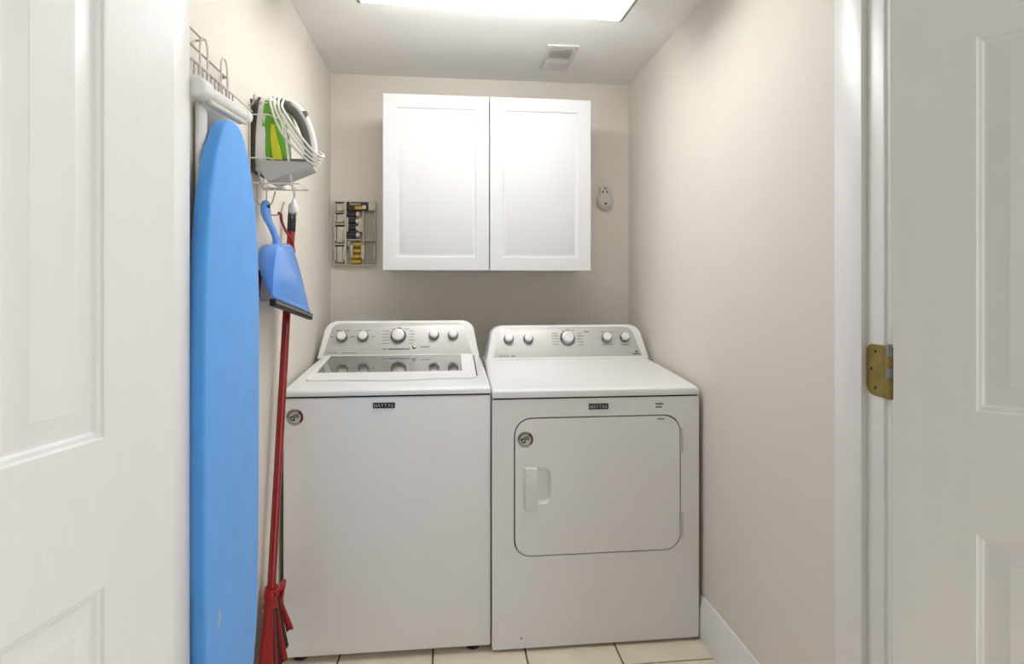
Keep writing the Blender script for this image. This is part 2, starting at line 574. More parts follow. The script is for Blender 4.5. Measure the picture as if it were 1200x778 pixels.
bm = bmesh.new()
box(bm, -L2, L2, -0.125, 0.125, 2.266 - ZC, 0.0, bev=0.003)
part('pan', bm, 'lamp_white', lamp, local=True)
for sgn in (-1, 1):
    bm = bmesh.new()
    pr = [(y * 1.02, min(z, 2.272) - 0.003 if z < 2.25 else z) for y, z in prof]
    loft(bm, [[(x, y, z - ZC) for y, z in pr] for x in (sgn * (L2 - 0.0118), sgn * L2)])
    # stepped ribs of the end cap
    e = part('end_cap', bm, 'lamp_cap', lamp, local=True, smooth=20)
    for y in (-0.13, -0.085, 0.085, 0.13):
        bm = bmesh.new()
        x0, x1 = sorted((sgn * L2, sgn * (L2 + 0.008)))
        box(bm, x0, x1, y - 0.012, y + 0.012, 2.212 - ZC, 2.262 - ZC, bev=0.002)
        part('rib', bm, 'lamp_white', e, local=True)

# ================================================================ CEILING VENT
vent = thing('ceiling_vent', 'small white louvred air register set in the ceiling', 'vent', (0.481, 2.57, ZC))
vx0, vx1, vy0, vy1 = 0.413, 0.549, 2.437, 2.702
bm = bmesh.new()
plate(bm, rrect(vx0, vx1, vy0, vy1, 0.004, 2), [rrect(vx0 + 0.02, vx1 - 0.02, vy0 + 0.022, vy1 - 0.022, 0.002, 2)], lambda a, b, d: (a, b, ZC - d), 0.0, 0.006)
part('frame', bm, 'vent', vent)
part('duct', nbox(vx0 + 0.015, vx1 - 0.015, vy0 + 0.018, vy1 - 0.018, ZC - 0.0015, ZC), 'vent_dark', vent)
part('cross_bar', nbox(vx0 + 0.018, vx1 - 0.018, 2.558, 2.580, ZC - 0.007, ZC - 0.001, bev=0.001), 'vent', vent)
part('lever', nbox(0.476, 0.486, 2.674, 2.681, ZC - 0.014, ZC - 0.004, bev=0.001), 'vent', vent)
n = 0
for bank, (y0, y1, tilt) in enumerate(((2.464, 2.556, 0.9), (2.586, 2.676, -0.9))):
    for k in range(8):
        y = y0 + (y1 - y0) * k / 7
        bm = nbox(vx0 + 0.019, vx1 - 0.019, -0.0065, 0.0065, -0.0006, 0.0006)
        bmesh.ops.rotate(bm, verts=bm.verts, cent=(0, 0, 0), matrix=Matrix.Rotation(tilt, 3, 'X'))
        bmesh.ops.translate(bm, verts=bm.verts, vec=(0, y, ZC - 0.0068))
        part('slat', bm, 'vent', vent, smooth=0)

# ================================================================ WALL CABINET
cx0, cx1, cyf, cz0, cz1 = -0.2855, 0.6285, 2.558, 1.330, 2.092
cab = thing('wall_cabinet', 'white two-door wall cabinet hung above the washer and dryer', 'cabinet', ((cx0 + cx1) / 2, YB, cz0))
bm = bmesh.new()
t_ = 0.016
b0, b1 = cx0 + 0.004, cx1 - 0.004
box(bm, b0, b0 + t_, cyf + 0.021, YB - 0.001, cz0 + 0.004, cz1 - 0.002, bev=0.001)
box(bm, b1 - t_, b1, cyf + 0.021, YB - 0.001, cz0 + 0.004, cz1 - 0.002, bev=0.001)
box(bm, b0 + t_, b1 - t_, cyf + 0.021, YB - 0.001, cz0 + 0.004, cz0 + 0.004 + t_, bev=0.001)
box(bm, b0 + t_, b1 - t_, cyf + 0.021, YB - 0.001, cz1 - 0.002 - t_, cz1 - 0.002, bev=0.001)
box(bm, b0 + t_, b1 - t_, YB - 0.012, YB - 0.001, cz0 + 0.02, cz1 - 0.018)
part('body', bm, 'cabinet', cab)
part('shelf', nbox(b0 + t_, b1 - t_, cyf + 0.04, YB - 0.012, 1.70, 1.716), 'cabinet', cab)
mid = (cx0 + cx1) / 2 + 0.0035
for (x0, x1) in ((cx0, mid - 0.0018), (mid + 0.0018, cx1)):
    w, h = x1 - x0, cz1 - cz0
    bm = bmesh.new()
    prof = [(0, -0.019), (0, -0.003), (0.0008, -0.0012), (0.003, 0.0), (0.056, 0.0), (0.0585, -0.0012), (0.0605, -0.0055), (0.066, -0.0075), (0.070, -0.0075), (0.083, -0.0025), (0.087, -0.0012)]
    rings = [[(x0 + a, cyf - dep, cz0 + b) for a, b in ((i, i), (w - i, i), (w - i, h - i), (i, h - i))] for i, dep in prof]
    loft(bm, rings)
    part('door', bm, 'cabinet', cab, smooth=28)

# ================================================================ WASHER AND DRYER
SERIF = {
    'M': [((0.05, 0), (0.05, 1), .10), ((0.05, 1), (0.5, 0.05), .16), ((0.5, 0.05), (0.95, 1), .10), ((0.95, 0), (0.95, 1), .18)],
    'A': [((0.05, 0), (0.5, 1), .10), ((0.5, 1), (0.95, 0), .19), ((0.22, 0.34), (0.8, 0.34), .09)],
    'Y': [((0.05, 1), (0.5, 0.48), .19), ((0.95, 1), (0.5, 0.48), .10), ((0.5, 0), (0.5, 0.5), .18)],
    'T': [((0.5, 0), (0.5, 1), .19), ((0.05, 0.95), (0.95, 0.95), .10), ((0.07, 0.72), (0.07, 1), .07), ((0.93, 0.72), (0.93, 1), .07)],
    'G': [((0.85, 0.92), (0.45, 0.98), .10), ((0.45, 0.98), (0.12, 0.5), .18), ((0.12, 0.5), (0.45, 0.03), .18), ((0.45, 0.03), (0.82, 0.1), .10), ((0.82, 0.05), (0.82, 0.45), .17), ((0.6, 0.45), (0.98, 0.45), .08)],
}
FEET = {'M': (0.05, 0.95), 'A': (0.05, 0.95), 'Y': (0.5,), 'T': (0.5,), 'G': ()}


def serif_word(word, x0, x1, z0, z1, f, depth):
    """Capital letters with serifs drawn as solid strokes."""
    bm = bmesh.new()
    n = len(word)
    cw = (x1 - x0) / n
    lw, lh = cw * 0.80, z1 - z0

    def stroke(p, q, w):
        p, q = Vector(p), Vector(q)
        d = (q - p).normalized()
        s = Vector((-d.y, d.x)) * w * lw / 2
        pts = [(p - s), (q - s), (q + s), (p + s)]
        prism(bm, [(v.x, v.y) for v in pts], f, 0.0, depth)
    for i, ch in enumerate(word):
        ox = x0 + i * cw + (cw - lw) / 2
        P = lambda p: (ox + p[0] * lw, z0 + p[1] * lh)
        for a, b, w in SERIF[ch]:
            stroke(P(a), P(b), w)
        for fx in FEET[ch]:
            stroke(P((fx - 0.14, 0.03)), P((fx + 0.14, 0.03)), 0.08)
    return bm


def badge(parent, xc, zc, w, h, yf, m):
    bm = bmesh.new()
    prism(bm, rrect(xc - w / 2, xc + w / 2, zc - h / 2, zc + h / 2, 0.0012, 3), front, -yf, -yf + 0.0025)
    b = part('badge', bm, m, parent, label='small dark badge reading MAYTAG')
    fb = lambda a, c, d: (a, yf - 0.0025 - d, c)
    part('lettering', serif_word('MAYTAG', xc - w * 0.46, xc + w * 0.46, zc - h * 0.30, zc + h * 0.30, fb, 0.0006), 'badge_letter', b, smooth=0)
    return b


def decal(parent, xc, zc, r, yf):
    bm = bmesh.new()
    lathe(bm, [(r, 0), (r, 0.0009), (r * 0.97, 0.0011)], (xc, yf, zc), (0, -1, 0), 32)
    d = part('decal', bm, 'decal_base', parent, label='round grey decal with a striped red and navy ribbon')
    # dark outer ring sector on one side
    bm = bmesh.new()
    pts = []
    for k in range(13):
        a = -0.75 + 1.75 * k / 12
        pts.append((xc + math.cos(a) * r * 0.98, zc + math.sin(a) * r * 0.98))
    for k in range(12, -1, -1):
        a = -0.75 + 1.75 * k / 12
        pts.append((xc + math.cos(a) * r * 0.72, zc + math.sin(a) * r * 0.72))
    prism(bm, pts, front, -yf + 0.0011, -yf + 0.0016)
    part('red_band', bm, 'decal_red', d, smooth=0)
    bm = bmesh.new()
    lathe(bm, [(r * 0.64, 0), (r * 0.64, 0.0003)], (xc + r * 0.05, yf - 0.0010, zc - r * 0.02), (0, -1, 0), 28)
    part('centre', bm, 'decal_grey', d, smooth=0)
    # arc lettering
    bm = bmesh.new()
    word = 'AMERICA'
    for i, ch in enumerate(word):
        a = math.radians(172 - i * 22)
        def f(x, y, z, a=a):
            rr = r * 0.82
            ca, sa = math.cos(a - PI / 2), math.sin(a - PI / 2)
            return (xc + math.cos(a) * rr + x * ca - y * sa, yf - 0.0017 - z, zc + math.sin(a) * rr + x * sa + y * ca)
        tb_ = text_bm(ch, r * 0.50, f, 0.0003)
        me = bpy.data.meshes.new('letter')
        tb_.to_mesh(me)
        tb_.free()
        bm.from_mesh(me)
        bpy.data.meshes.remove(me)
    part('lettering', bm, 'decal_dark', d, smooth=0)
    # waving ribbon: navy canton and stripes
    for k, (m_, off) in enumerate((('decal_dark', 0.30), ('decal_red', 0.12), ('decal_dark', -0.05))):
        bm = bmesh.new()
        top, bot = [], []
        for q in range(9):
            u = q / 8
            x = xc + r * (-0.30 + 0.80 * u)
            z = zc + r * (off - 0.22 + 0.42 * u + 0.10 * math.sin(u * 5))
            top.append((x, z + r * 0.055))
            bot.append((x, z - r * 0.055))
        prism(bm, bot + top[::-1], front, -yf + 0.0011, -yf + 0.0019)
        part('stripe', bm, m_, d, smooth=0)
    bm = bmesh.new()
    prism(bm, [(xc + r * a, zc + r * b) for a, b in ((-0.62, 0.0), (-0.30, 0.22), (-0.02, -0.10), (0.02, -0.42), (-0.36, -0.40))], front, -yf + 0.0011, -yf + 0.0023)
    cn = part('canton', bm, 'decal_navy', d, smooth=0)
    bm = bmesh.new()
    lathe(bm, [(r * 0.12, 0), (r * 0.14, 0.0004)], (xc - r * 0.26, yf - 0.0023, zc - r * 0.12), (0, -1, 0), 8)
    part('star', bm, 'badge_letter', d, smooth=0)


def deck_loft(bm, secs, z0, xc, r=0.012, n=4):
    rings = []
    for (y, hw, zt) in secs:
        rr = min(r, (zt - z0) * 0.45)
        ring = [(xc - hw, y, z0), (xc + hw, y, z0)]
        for k in range(n + 1):
            a = PI / 2 * k / n
            ring.append((xc + hw - rr + math.cos(a) * rr, y, zt - rr + math.sin(a) * rr))
        for k in range(n + 1):
            a = PI / 2 + PI / 2 * k / n
            ring.append((xc - hw + rr + math.cos(a) * rr, y, zt - rr + math.sin(a) * rr))
        rings.append(ring)
    loft(bm, rings)


def console(t, x0, x1, yb, zb, zt, lean, fx0, fx1, knobs, kmark, yback):
    """Control console leaning back: white shell, silver fascia, knobs.  Face plane runs from (yb, zb) up by lean."""
    nrm = Vector((0, -(zt - zb), lean)).normalized()
    upv = Vector((0, lean, zt - zb)).normalized()
    Hh = math.hypot(lean, zt - zb)
    xc = (x0 + x1) / 2
    hw = (x1 - x0) / 2

    def F(a, b, d):
        p = Vector((xc + a, yb, zb)) + upv * b + nrm * d
        return (p.x, p.y, p.z)

    def outline(hw0, hw1, b0, b1, r):
        pts = [(-hw0, b0), (hw0, b0)]
        for k in range(9):
            a = PI / 2 * k / 8
            pts.append((hw1 - r + math.cos(a) * r, b1 - r + math.sin(a) * r))
        for k in range(9):
            a = PI / 2 + PI / 2 * k / 8
            pts.append((-hw1 + r + math.cos(a) * r, b1 - r + math.sin(a) * r))
        return pts
    o1 = outline(hw, hw * 0.945, 0, Hh, 0.055)
    bm = bmesh.new()
    rings = []
    for k in range(5):
        q = PI / 2 * k / 4
        ins = 0.008 * (1 - math.sin(q))
        dd = 0.008 * (math.cos(q)) - 0.008
        sc = 1 - ins / hw
        rings.append([F(a * sc, b * (1 - ins / Hh), dd) for a, b in o1])
    # back of the shell is upright
    top = rings[-1]
    rings.append([(p[0], max(p[1], yback) if p[2] < zb + 0.002 else yback, p[2] - (0.004 if p[2] > zb + 0.05 else 0)) for p in top])
    loft(bm, rings)
    sh = part('console', bm, 'plastic', t, smooth=40)
    bm = bmesh.new()
    ro = [(a + (fx0 + fx1) / 2 - xc, b) for a, b in outline((fx1 - fx0) / 2, (fx1 - fx0) / 2 * 0.925, 0.012, Hh - 0.014, 0.042)]
    prism(bm, ro, F, -0.001, 0.0012, bev=0.001)
    fa = part('fascia', bm, 'silver', sh, label='brushed silver control fascia')
    for (x, b, r, ang) in knobs:
        o = Vector(F(x - xc, b, 0.0012))
        bm = bmesh.new()
        lathe(bm, [(r * 1.16, 0), (r * 1.16, 0.005), (r * 1.10, 0.009), (r * 0.93, 0.014)], o, nrm, 28)
        kn = part('knob', bm, 'chrome', t, label='round control knob with chrome skirt')
        bm = bmesh.new()
        lathe(bm, [(r * 0.92, 0.013), (r * 0.90, 0.021), (r * 0.82, 0.0245), (r * 0.68, 0.0255), (r * 0.2, 0.0245)], o, nrm, 28)
        part('cap', bm, 'knob', kn)
        if ang is not None:
            bm = bmesh.new()
            pc = (x - xc + math.cos(ang) * r * 0.74, b + math.sin(ang) * r * 0.74)
            lathe(bm, [(r * 0.13, 0), (r * 0.13, 0.0012)], F(pc[0], pc[1], 0.0245), nrm, 8)
            part('pointer', bm, 'print_dark', kn)
    for (xa, xb, b, hgt, m_) in kmark:
        bm = bmesh.new()
        prism(bm, [(xa - xc, b - hgt / 2), (xb - xc, b - hgt / 2), (xb - xc, b + hgt / 2), (xa - xc, b + hgt / 2)], F, 0.0011, 0.0016)
        part('printed_line', bm, m_, fa, smooth=0)
    return F, fa, sh, nrm, xc


# ---------------- washer
wx0, wx1, wyf, wyb = -0.550, 0.142, 2.011, 2.70
wxc = (wx0 + wx1) / 2
washer = thing('washing_machine', 'white top-load washing machine with glass lid window', 'washing machine', (wxc, 2.35, 0))
part('cabinet', nbox(wx0, wx1, wyf, wyb, 0.022, 0.8855, bev=0.007, seg=3), 'enamel', washer)
part('seam', nbox(wx0 + 0.004, wx1 - 0.004, wyf + 0.004, wyb - 0.01, 0.884, 0.893), 'gasket', washer)
secs = [(wyf - 0.002, 0.343, 0.902), (wyf - 0.001, 0.3445, 0.9065), (wyf + 0.004, 0.3455, 0.911), (wyf + 0.014, 0.3457, 0.9145), (wyf + 0.032, 0.3458, 0.9168), (2.10, 0.3455, 0.9225), (2.25, 0.343, 0.9365), (2.40, 0.339, 0.9505), (2.50, 0.336, 0.960), (wyb, 0.336, 0.960)]
bm = bmesh.new()
deck_loft(bm, secs, 0.8912, wxc, r=0.011)
part('top_deck', bm, 'enamel_top', washer, smooth=40)


def wz(y):
    pts = [(s[0], s[2]) for s in secs]
    for (a, za), (b, zb_) in zip(pts, pts[1:]):
        if a <= y <= b:
            return za + (zb_ - za) * (y - a) / (b - a)
    return pts[-1][1]


# lid: frame with window, hinge gap around it
lx0, lx1, ly0, ly1 = -0.505, 0.098, 2.120, 2.497
lid_outer = []
lid_pts = rrect(lx0, lx1, ly0, ly1, (0.02, 0.02, 0.004, 0.004), 5)
# bow the front edge of the lid outward
for k, (a, b) in enumerate(lid_pts):
    lid_outer.append((a, b))
front_edge = [(lx0 + 0.02 + (lx1 - lx0 - 0.04) * q / 16, ly0 - 0.018 * max(0, math.sin(PI * min(1, max(0, (q - 3) / 10)))) ** 1.5) for q in range(1, 16)]
lid_outer = lid_outer[:6] + front_edge + lid_outer[6:]
win = rrect(-0.487, 0.048, 2.216, 2.487, 0.003, 2)
topf = lambda a, b, d: (a, b, wz(b) + d + 0.009 * max(0.0, (b - ly0) / (ly1 - ly0)))
bm = bmesh.new()
plate(bm, lid_outer, [win], topf, 0.0005, 0.0055)
lid = part('lid', bm, 'enamel_top', washer, smooth=30)
bm = bmesh.new()
prism(bm, rrect(-0.489, 0.050, 2.214, 2.489, 0.003, 2), topf, 0.0008, 0.0036)
part('window', bm, 'glass_lid', lid, smooth=0, label='dark tinted glass lid window')
bm = bmesh.new()
prism(bm, [(lx1 + 0.002, 2.17), (lx1 + 0.0055, 2.17), (lx1 + 0.0055, 2.488), (lx1 + 0.002, 2.488)], topf, -0.001, 0.0008)
part('lid_gap', bm, 'gasket', washer, smooth=0)
for (x, y) in ((wx0 + 0.05, wyf + 0.04), (wx1 - 0.06, wyf + 0.04), (wx0 + 0.05, wyb - 0.05), (wx1 - 0.05, wyb - 0.05)):
    bm = bmesh.new()
    lathe(bm, [(0.021, 0), (0.024, 0.003), (0.024, 0.010), (0.014, 0.013), (0.010, 0.024)], (x, y, 0), (0, 0, 1), 16)
    part('foot', bm, 'black', washer)
badge(washer, -0.2195, 0.857, 0.073, 0.0185, wyf, 'badge')
decal(washer, -0.511, 0.823, 0.0275, wyf)
kb = [(-0.452, 0.094, 0.0205, 1.9), (-0.365, 0.095, 0.0205, 1.0), (-0.217, 0.097, 0.0290, 2.4), (-0.066, 0.098, 0.0195, None), (0.016, 0.099, 0.0195, None)]
km = [(-0.257, -0.168, 0.038, 0.0065, 'print'), (-0.282, -0.262, 0.038, 0.004, 'print'), (-0.123, -0.082, 0.047, 0.004, 'print')]
for (x, r0) in ((-0.452, 0.03), (-0.365, 0.03)):
    km += [(x - 0.050, x - 0.033, 0.096, 0.003, 'print'), (x + 0.033, x + 0.050, 0.096, 0.003, 'print'), (x - 0.026, x - 0.006, 0.124, 0.003, 'print'), (x + 0.010, x + 0.030, 0.124, 0.003, 'print')]
for k in range(5):
    km += [(-0.285, -0.285 + 0.034 - 0.004 * (k % 2), 0.064 + k * 0.014, 0.0026, 'print'), (-0.180 + 0.008, -0.152 + 0.006 * (k % 2), 0.064 + k * 0.014, 0.0026, 'print')]
km += [(-0.246, -0.232, 0.130, 0.003, 'print'), (-0.222, -0.204, 0.134, 0.0035, 'print_dark'), (-0.194, -0.172, 0.130, 0.003, 'print')]
F, fa, sh, nr, xc_ = console(washer, -0.548, 0.128, 2.500, 0.9605, 1.115, 0.075, -0.524, 0.096, kb, km, 2.665)
part('lettering', text_bm('MAYTAG', 0.0105, lambda x, y, z: F(-0.487 - xc_ + x, 0.0235 + y, 0.0014 + z), 0.0002), 'print_dark', fa, smooth=0)
bm = bmesh.new()
prism(bm, [(-0.452 - xc_, 0.0215), (-0.390 - xc_, 0.0215), (-0.390 - xc_, 0.0240), (-0.452 - xc_, 0.0240)], F, 0.0011, 0.0016)
part('printed_line', bm, 'print', fa, smooth=0)
bm = bmesh.new()
lathe(bm, [(0.0085, 0), (0.0085, 0.002), (0.007, 0.003)], F(-0.149 - xc_, 0.046, 0.0012), nr, 16)
part('button', bm, 'chrome', washer)

# ---------------- dryer
dx0, dx1, dyf, dyb = 0.1455, 0.8835, 2.000, 2.70
dxc = (dx0 + dx1) / 2
dryer = thing('dryer', 'white front-load clothes dryer with one wide square door', 'dryer', (dxc, 2.35, 0))
part('cabinet', nbox(dx0, dx1, dyf + 0.02, dyb, 0.012, 0.868, bev=0.004), 'enamel', dryer)
door_o = rrect(0.2205, 0.8165, 0.326, 0.806, (0.058, 0.058, 0.062, 0.062), 8)
bm = bmesh.new()
plate(bm, rrect(dx0, dx1, 0.012, 0.869, 0.008, 4), [door_o], front, -(dyf + 0.03), -dyf)
part('front_panel', bm, 'enamel', dryer, smooth=30)
bm = bmesh.new()
prism(bm, rrect(0.215, 0.822, 0.320, 0.812, 0.06, 6), front, -(dyf + 0.0195), -(dyf + 0.016))
part('gasket', bm, 'gasket', dryer, smooth=0)
# door with a pocket for the hand
pock = [(0.300, 0.507), (0.322, 0.507)]
for k in range(9):
    a = -PI / 2 + PI / 2 * k / 8
    pock.append((0.322 + math.cos(a) * 0.027, 0.534 + math.sin(a) * 0.027))
for k in range(9):
    a = PI / 2 * k / 8
    pock.append((0.322 + math.cos(a) * 0.027, 0.606 + math.sin(a) * 0.027))
pock += [(0.300, 0.633)]
door_i = rrect(0.2250, 0.8120, 0.3305, 0.8015, (0.0535, 0.0535, 0.0575, 0.0575), 8)
bm = bmesh.new()
plate(bm, door_i, [pock], front, -(dyf + 0.015), -(dyf - 0.0015))
cxp = sum(p[0] for p in pock) / len(pock)
czp = sum(p[1] for p in pock) / len(pock)
loft(bm, [[front(cxp + (a - cxp) * s_, czp + (b - czp) * s_, -(dyf + dd)) for a, b in pock] for s_, dd in ((1.0, -0.0015), (0.93, 0.004), (0.82, 0.009), (0.66, 0.0115))], cap0=False)
dd_ = part('door', bm, 'enamel', dryer, smooth=50)
part('handle', nbox(0.257, 0.3035, dyf - 0.010, dyf + 0.004, 0.486, 0.634, bev=0.005, seg=3), 'plastic', dd_)
for (z0, z1) in ((0.672, 0.757), (0.369, 0.458)):
    bm = bmesh.new()
    n_ = 5
    for k in range(n_):
        q0 = z0 + (z1 - z0) * k / n_
        lathe(bm, [(0.0048, 0), (0.0048, (z1 - z0) / n_ - 0.001)], (0.8185, dyf - 0.001, q0), (0, 0, 1), 12)
    part('hinge', bm, 'decal_grey', dryer)
secs = [(dyf - 0.003, 0.3665, 0.892), (dyf - 0.002, 0.368, 0.8965), (dyf + 0.003, 0.3688, 0.900), (dyf + 0.013, 0.369, 0.9025), (dyf + 0.03, 0.369, 0.9045), (2.10, 0.3688, 0.911), (2.25, 0.368, 0.9225), (2.38, 0.3655, 0.9335), (2.51, 0.362, 0.943), (dyb, 0.362, 0.943)]
bm = bmesh.new()
deck_loft(bm, secs, 0.8752, dxc, r=0.011)
part('top_deck', bm, 'enamel_top', dryer, smooth=40)
part('seam', nbox(dx0 + 0.005, dx1 - 0.005, dyf + 0.005, dyb - 0.01, 0.866, 0.876), 'gasket', dryer)
for (x, y) in ((dx0 + 0.06, dyf + 0.05), (dx1 - 0.06, dyf + 0.05), (dx0 + 0.06, dyb - 0.05), (dx1 - 0.06, dyb - 0.05)):
    bm = bmesh.new()
    lathe(bm, [(0.020, 0), (0.022, 0.003), (0.022, 0.008), (0.010, 0.014)], (x, y, 0), (0, 0, 1), 16)
    part('foot', bm, 'black', dryer)
badge(dryer, 0.518, 0.840, 0.070, 0.020, dyf, 'badge_black')
decal(dryer, 0.260, 0.731, 0.0275, dyf - 0.0015)
for k, (xa, xb, z, hh) in enumerate(((0.724, 0.752, 0.8440, 0.0060), (0.724, 0.747, 0.8330, 0.0050))):
    bm = bmesh.new()
    prism(bm, [(xa, z - hh / 2), (xb, z - hh / 2), (xb, z + hh / 2), (xa, z + hh / 2)], front, -dyf, -dyf + 0.0005)
    part('printed_line', bm, 'print', dryer, smooth=0)
bm = bmesh.new()
prism(bm, [(0.730, 0.789), (0.756, 0.789), (0.756, 0.793), (0.730, 0.793)], front, -(dyf - 0.0015), -(dyf - 0.002))
part('printed_line', bm, 'print', dryer, smooth=0)
bm = bmesh.new()
lathe(bm, [(0.0035, 0), (0.003, 0.0015), (0.001, 0.002)], (0.246, dyf, 0.046), (0, -1, 0), 10)
part('screw', bm, 'print', dryer)
kb = [(0.258, 0.096, 0.0195, None), (0.345, 0.096, 0.0195, None), (0.520, 0.098, 0.0290, 3.5), (0.698, 0.098, 0.0205, 1.1), (0.780, 0.098, 0.0195, None)]
km = []
for k in range(5):
    km += [(0.452, 0.478 + 0.004 * (k % 2), 0.070 + k * 0.013, 0.0026, 'print'), (0.566, 0.588 + 0.005 * (k % 2), 0.066 + k * 0.014, 0.0026, 'print')]
km += [(0.498, 0.510, 0.133, 0.003, 'print'), (0.518, 0.536, 0.137, 0.0035, 'print'), (0.545, 0.557, 0.132, 0.003, 'print'), (0.596, 0.620, 0.128, 0.0045, 'print')]
km += [(0.676, 0.722, 0.066, 0.003, 'print'), (0.764, 0.800, 0.065, 0.003, 'print'), (0.676, 0.692, 0.128, 0.0026, 'print'), (0.712, 0.732, 0.126, 0.0026, 'print')]
km += [(0.808, 0.840, 0.0215, 0.0045, 'print_dark'), (0.268, 0.283, 0.0175, 0.004, 'print_dark')]
F, fa, sh, nr, xc_ = console(dryer, 0.158, 0.8815, 2.510, 0.9435, 1.091, 0.075, 0.190, 0.850, kb, km, 2.665)
part('lettering', text_bm('MAYTAG', 0.0105, lambda x, y, z: F(0.235 - xc_ + x, 0.0175 + y, 0.0014 + z), 0.0002), 'print_dark', fa, smooth=0)
bm = bmesh.new()
lathe(bm, [(0.006, 0), (0.006, 0.0006)], F(0.826 - xc_, 0.032, 0.0012), nr, 14)
part('printed_mark', bm, 'print', fa, smooth=0)

# ================================================================ BOX BEHIND WASHER
bx_ = thing('supply_box', 'white plastic water supply box on the wall behind the washer console', 'supply box', (-0.36, YB, 1.0))
bm = bmesh.new()
plate(bm, rrect(-0.492, -0.225, 0.935, 1.110, 0.004, 3), [rrect(-0.472, -0.245, 0.955, 1.090, 0.004, 3)], front, -YB, -(YB - 0.014))
part('frame', bm, 'plastic', bx_)
part('back_plate', nbox(-0.475, -0.242, YB - 0.003, YB, 0.952, 1.093), 'plastic', bx_)

# ================================================================ OUTLET ADAPTER
ad = thing('outlet_adapter', 'off-white plug-in outlet adapter with rounded bottom beside the cabinet', 'outlet', (0.776, YB, 1.70))
pts = []
for k in range(17):
    a = PI + PI * k / 16
    pts.append((0.776 + math.cos(a) * 0.0395, 1.6875 + math.sin(a) * 0.0395))
pts += [(0.8155, 1.700), (0.810, 1.712), (0.803, 1.722), (0.803, 1.757), (0.796, 1.764), (0.756, 1.764), (0.749, 1.757), (0.749, 1.722), (0.742, 1.712), (0.7365, 1.700)]
bm = bmesh.new()
prism(bm, pts, front, -YB, -(YB - 0.024), bev=0.005)
bd = part('body', bm, 'adapter', ad, smooth=50)
bm = bmesh.new()
prism(bm, [(0.776 + (a - 0.776) * 0.80, 1.6875 + (b - 1.6875) * 0.80) for a, b in pts[:17]] + [(0.8065, 1.702), (0.7455, 1.702)], front, -(YB - 0.023), -(YB - 0.029), bev=0.003)
part('cover', bm, 'adapter', ad, smooth=50)
for (x, z, w, h) in ((0.7635, 1.735, 0.006, 0.013), (0.784, 1.735, 0.006, 0.012)):
    part('slot', nbox(x - w / 2, x + w / 2, YB - 0.0248, YB - 0.0225, z - h / 2, z + h / 2, bev=0.0006), 'slot', ad)
bm = bmesh.new()
lathe(bm, [(0.0048, 0), (0.0048, 0.0008)], (0.7745, YB - 0.024, 1.7525), (0, -1, 0), 14)
part('ground_hole', bm, 'slot', ad, smooth=0)
bm = bmesh.new()
lathe(bm, [(0.0060, 0), (0.0060, 0.0008)], (0.776, YB - 0.029, 1.676), (0, -1, 0), 14)
part('screw_hole', bm, 'slot', ad, smooth=0)

# ================================================================ BATTERY ORGANISER
RX0, RX1, RZ0, RZ1 = -0.549, -0.352, 1.362, 1.670
rack = thing('battery_rack', 'pale grey plastic battery organiser mounted on the wall beside the cabinet', 'organiser', ((RX0 + RX1) / 2, YB, RZ0))
bm = bmesh.new()
prism(bm, rrect(RX0, RX1, RZ0, RZ1, 0.004, 3), front, -YB, -(YB - 0.006))
part('back_plate', bm, 'rack_dim', rack)


def rx(p):
    return RX0 + (p - 98) / 347.0 * (RX1 - RX0)


def rz(p):
    return RZ1 - (p - 120) / 550.0 * (RZ1 - RZ0)


YR = YB - 0.026


def rbox(name, p0, p1, q0, q1, yd=YR, m='rack_grey', y1=YB - 0.005):
    return part(name, nbox(rx(p0), rx(p1), yd, y1, rz(q1), rz(q0), bev=0.0012), m, rack)


for (p0, p1) in ((98, 107), (190, 204), (438, 445)):
    rbox('divider', p0, p1, 122, 668)
for (p0, p1, q) in ((107, 190, 122), (107, 190, 213), (107, 190, 315), (107, 190, 487), (107, 190, 660), (204, 438, 122), (204, 320, 447), (345, 438, 452), (204, 438, 662)):
    rbox('shelf', p0, p1, q, q + 8)
for (p0, p1, q0, q1) in ((107, 118, 140, 200), (180, 190, 140, 200), (107, 118, 232, 295), (180, 190, 232, 295), (107, 120, 345, 460), (180, 190, 340, 460), (107, 120, 515, 625), (180, 190, 510, 625), (305, 338, 265, 382), (428, 438, 265, 382), (240, 256, 498, 600), (326, 356, 500, 612), (428, 438, 500, 612), (208, 222, 262, 380)):
    rbox('lip', p0, p1, q0, q1, yd=YR - 0.006, y1=YR + 0.006)
for (p0, p1, q) in ((109, 186, 130), (109, 186, 222), (109, 190, 326), (109, 190, 496)):
    rbox('slot', p0, p1, q, q + 9, yd=YB - 0.008, m='slot', y1=YB - 0.0055)
rbox('column', 338, 346, 200, 660)
rbox('corner_panel', 386, 438, 128, 198)
rbox('cell', 122, 178, 142, 205, yd=YB - 0.018)
rbox('cell', 122, 178, 235, 300, yd=YB - 0.018)
rbox('cell', 124, 178, 340, 470, yd=YB - 0.018)
rbox('cell', 124, 178, 512, 640, yd=YB - 0.018)
cd = rbox('label_card', 206, 384, 130, 200, yd=YR - 0.002, m='card')
part('lettering', text_bm('Battery', 0.0175, lambda x, y, z: (rx(278) + x, YR - 0.0026 - z, rz(147) + y), 0.0003), 'card_white', cd, smooth=0)
part('picture', nbox(rx(275), rx(334), YR - 0.003, YR - 0.0015, rz(192), rz(166)), 'card_gold', cd, smooth=0)
part('picture', nbox(rx(336), rx(366), YR - 0.003, YR - 0.0015, rz(188), rz(158)), 'card_white', cd, smooth=0)
for q in (140, 160, 182):
    part('picture', nbox(rx(209), rx(219), YR - 0.003, YR - 0.0015, rz(q + 12), rz(q)), 'black', cd, smooth=0)
rbox('gauge', 208, 236, 458, 545, yd=YB - 0.02, m='rack_dim')
